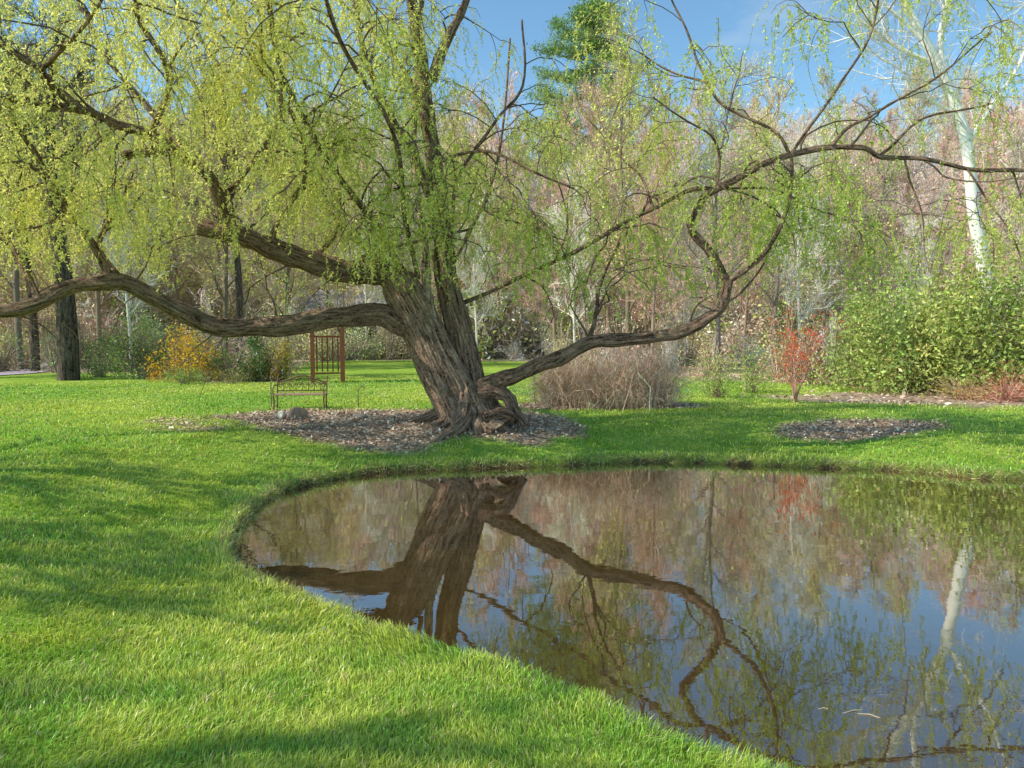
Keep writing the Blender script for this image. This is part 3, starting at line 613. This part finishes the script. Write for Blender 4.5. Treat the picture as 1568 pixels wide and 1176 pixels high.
hb.obj('windows',[M_iron],hroot); hb=MB()
for x in (-2.2,0,2.2):
    box(hb,(x,-3.06,2.25),(1.2,.08,.1),(.7,.7,.68)); box(hb,(x,-3.06,.95),(1.2,.08,.1),(.7,.7,.68)); box(hb,(x-.55,-3.06,1.6),(.1,.08,1.2),(.7,.7,.68)); box(hb,(x+.55,-3.06,1.6),(.1,.08,1.2),(.7,.7,.68))
hb.obj('window_frames',[M_plain],hroot)
def rock(name,px,d,s,col,seed):
    bm=bmesh.new(); bmesh.ops.create_icosphere(bm,subdivisions=4,radius=1); r=np.random.default_rng(seed); dr=nrm(r.normal(size=(14,3))); of=r.uniform(.6,.95,14)
    for v_ in bm.verts:
        c_=np.array(v_.co); k=1.0
        for a,b_ in zip(dr,of):
            dd=c_@a
            if dd>0: k=min(k,b_/dd)
        v_.co=Vector(c_*k*np.array(s)*(1+.03*math.sin(c_[0]*13+seed)*math.sin(c_[1]*11)))
    me=bpy.data.meshes.new(name); bm.to_mesh(me); bm.free(); a=me.attributes.new('Col','FLOAT_COLOR','POINT'); a.data.foreach_set('color',np.tile([*col,1],len(me.vertices)).astype(np.float32))
    me.materials.append(M_stone); o=bpy.data.objects.new(name,me); scene.collection.objects.link(o); g_=onground(px,d); o.location=g_+[0,0,s[2]*.5]; o.rotation_euler=(0,0,seed)
rock('mulch_rock',452,14.6,(.26,.2,.17),(.40,.27,.19),1); rock('mulch_rock',428,14.7,(.16,.14,.12),(.7,.63,.52),2); rock('mulch_rock',550,14.5,(.18,.12,.08),(.4,.3,.24),3)
rock('garden_stone',1550,19,(.3,.2,.25),(.45,.42,.38),4)
pc=[(-600,585),(-300,582),(-100,578),(20,572),(70,562),(60,549),(10,541),(-120,536)]
cl=catmull([G(a,b_,.5) for a,b_ in pc],10); T=nrm(np.gradient(cl,axis=0)); sd=np.stack([-T[:,1],T[:,0],0*T[:,0]],-1)
pm=MB(); rows=[]
for u in np.linspace(-.9,.9,5): 
    q_=cl+sd*u; q_[:,2]=Hs(q_[:,0],q_[:,1])+.03; rows.append(q_)
V=np.stack(rows,1).reshape(-1,3); n=len(cl); i=np.arange(n-1)[:,None]*5;j=np.arange(4)[None]; pm.add(V,np.stack([i+j,i+5+j,i+5+j+1,i+j+1],-1).reshape(-1,4),(.40,.34,.38),0,None,True)
pm.obj('garden_path',[M_stone])
ft=MB()
for px,py,a,l in ((1305,1090,.3,.07),(1330,1096,-.4,.06),(1260,1086,.1,.03)):
    g_=G(px,py,.0); d=np.array([math.cos(a),math.sin(a),0])*l; tube(ft,[g_-d,g_+[.01,.01,.004],g_+d],.003,5,0,(.5,.42,.3))
ft.obj('floating_twigs',[M_plain])
for x,y,h,s,nb in ((-11.5,4.2,8,1,900),(-10.5,.2,8.5,2,1200),(-12.5,7.2,8,5,600)):
    bare_tree(300+s,h,.3,grey*.7,(.5,.65,.2),nb,.12,.36,13,0,2.2,3,2,.3).obj('maple_tree',[M_twig,M_leaf],None,(x,y,.4))
# ---------------------------------------------------------------- light, sky, camera
sd_=nrm(np.array([-.96,-.26,0])); el=math.radians(42)
az=math.atan2(sd_[0],sd_[1])
w=bpy.data.worlds.new('World'); scene.world=w; w.use_nodes=True; nt=w.node_tree; N=nt.nodes; L=nt.links; bg=N['Background']
sk=N.new('ShaderNodeTexSky'); sk.sky_type='NISHITA'; sk.sun_disc=False; sk.sun_elevation=el; sk.sun_rotation=az%(2*math.pi); sk.air_density=1.0; sk.dust_density=.3; sk.ozone_density=1.5
tc=N.new('ShaderNodeTexCoord'); mp=N.new('ShaderNodeMapping'); mp.inputs['Scale'].default_value=(1,1,2.6); L.new(tc.outputs['Generated'],mp.inputs[0])
cn=noise(N,L,mp.outputs[0],2.2,6,.6); cf=ramp(N,L,cn,[(.56,(0,0,0)),(.80,(1,1,1))])
skc=mix(N,L,1.0,sk.outputs[0],(1.2,1.55,1.55),'MULTIPLY')
cm=mix(N,L,mathn(N,L,'MULTIPLY',cf,.45),skc,(8.0,7.8,7.5)); L.new(cm,bg.inputs[0]); bg.inputs[1].default_value=.13
sl=bpy.data.lights.new('sun','SUN'); sl.energy=5; sl.angle=math.radians(.5); sl.color=(1,.93,.78); so=bpy.data.objects.new('sun',sl); scene.collection.objects.link(so)
dv=Vector((sd_[0]*math.cos(el),sd_[1]*math.cos(el),math.sin(el))); so.rotation_euler=dv.to_track_quat('Z','Y').to_euler()
cam=bpy.data.cameras.new('camera'); cam.sensor_width=36; cam.lens=36*F/1568; cam.clip_end=2000; cam.clip_start=.1
co=bpy.data.objects.new('camera',cam); scene.collection.objects.link(co); co.location=(0,0,CH); co.rotation_euler=(math.pi/2-PITCH,0,0); scene.camera=co
scene.view_settings.view_transform='Standard'; scene.view_settings.look='None'; scene.view_settings.exposure=0
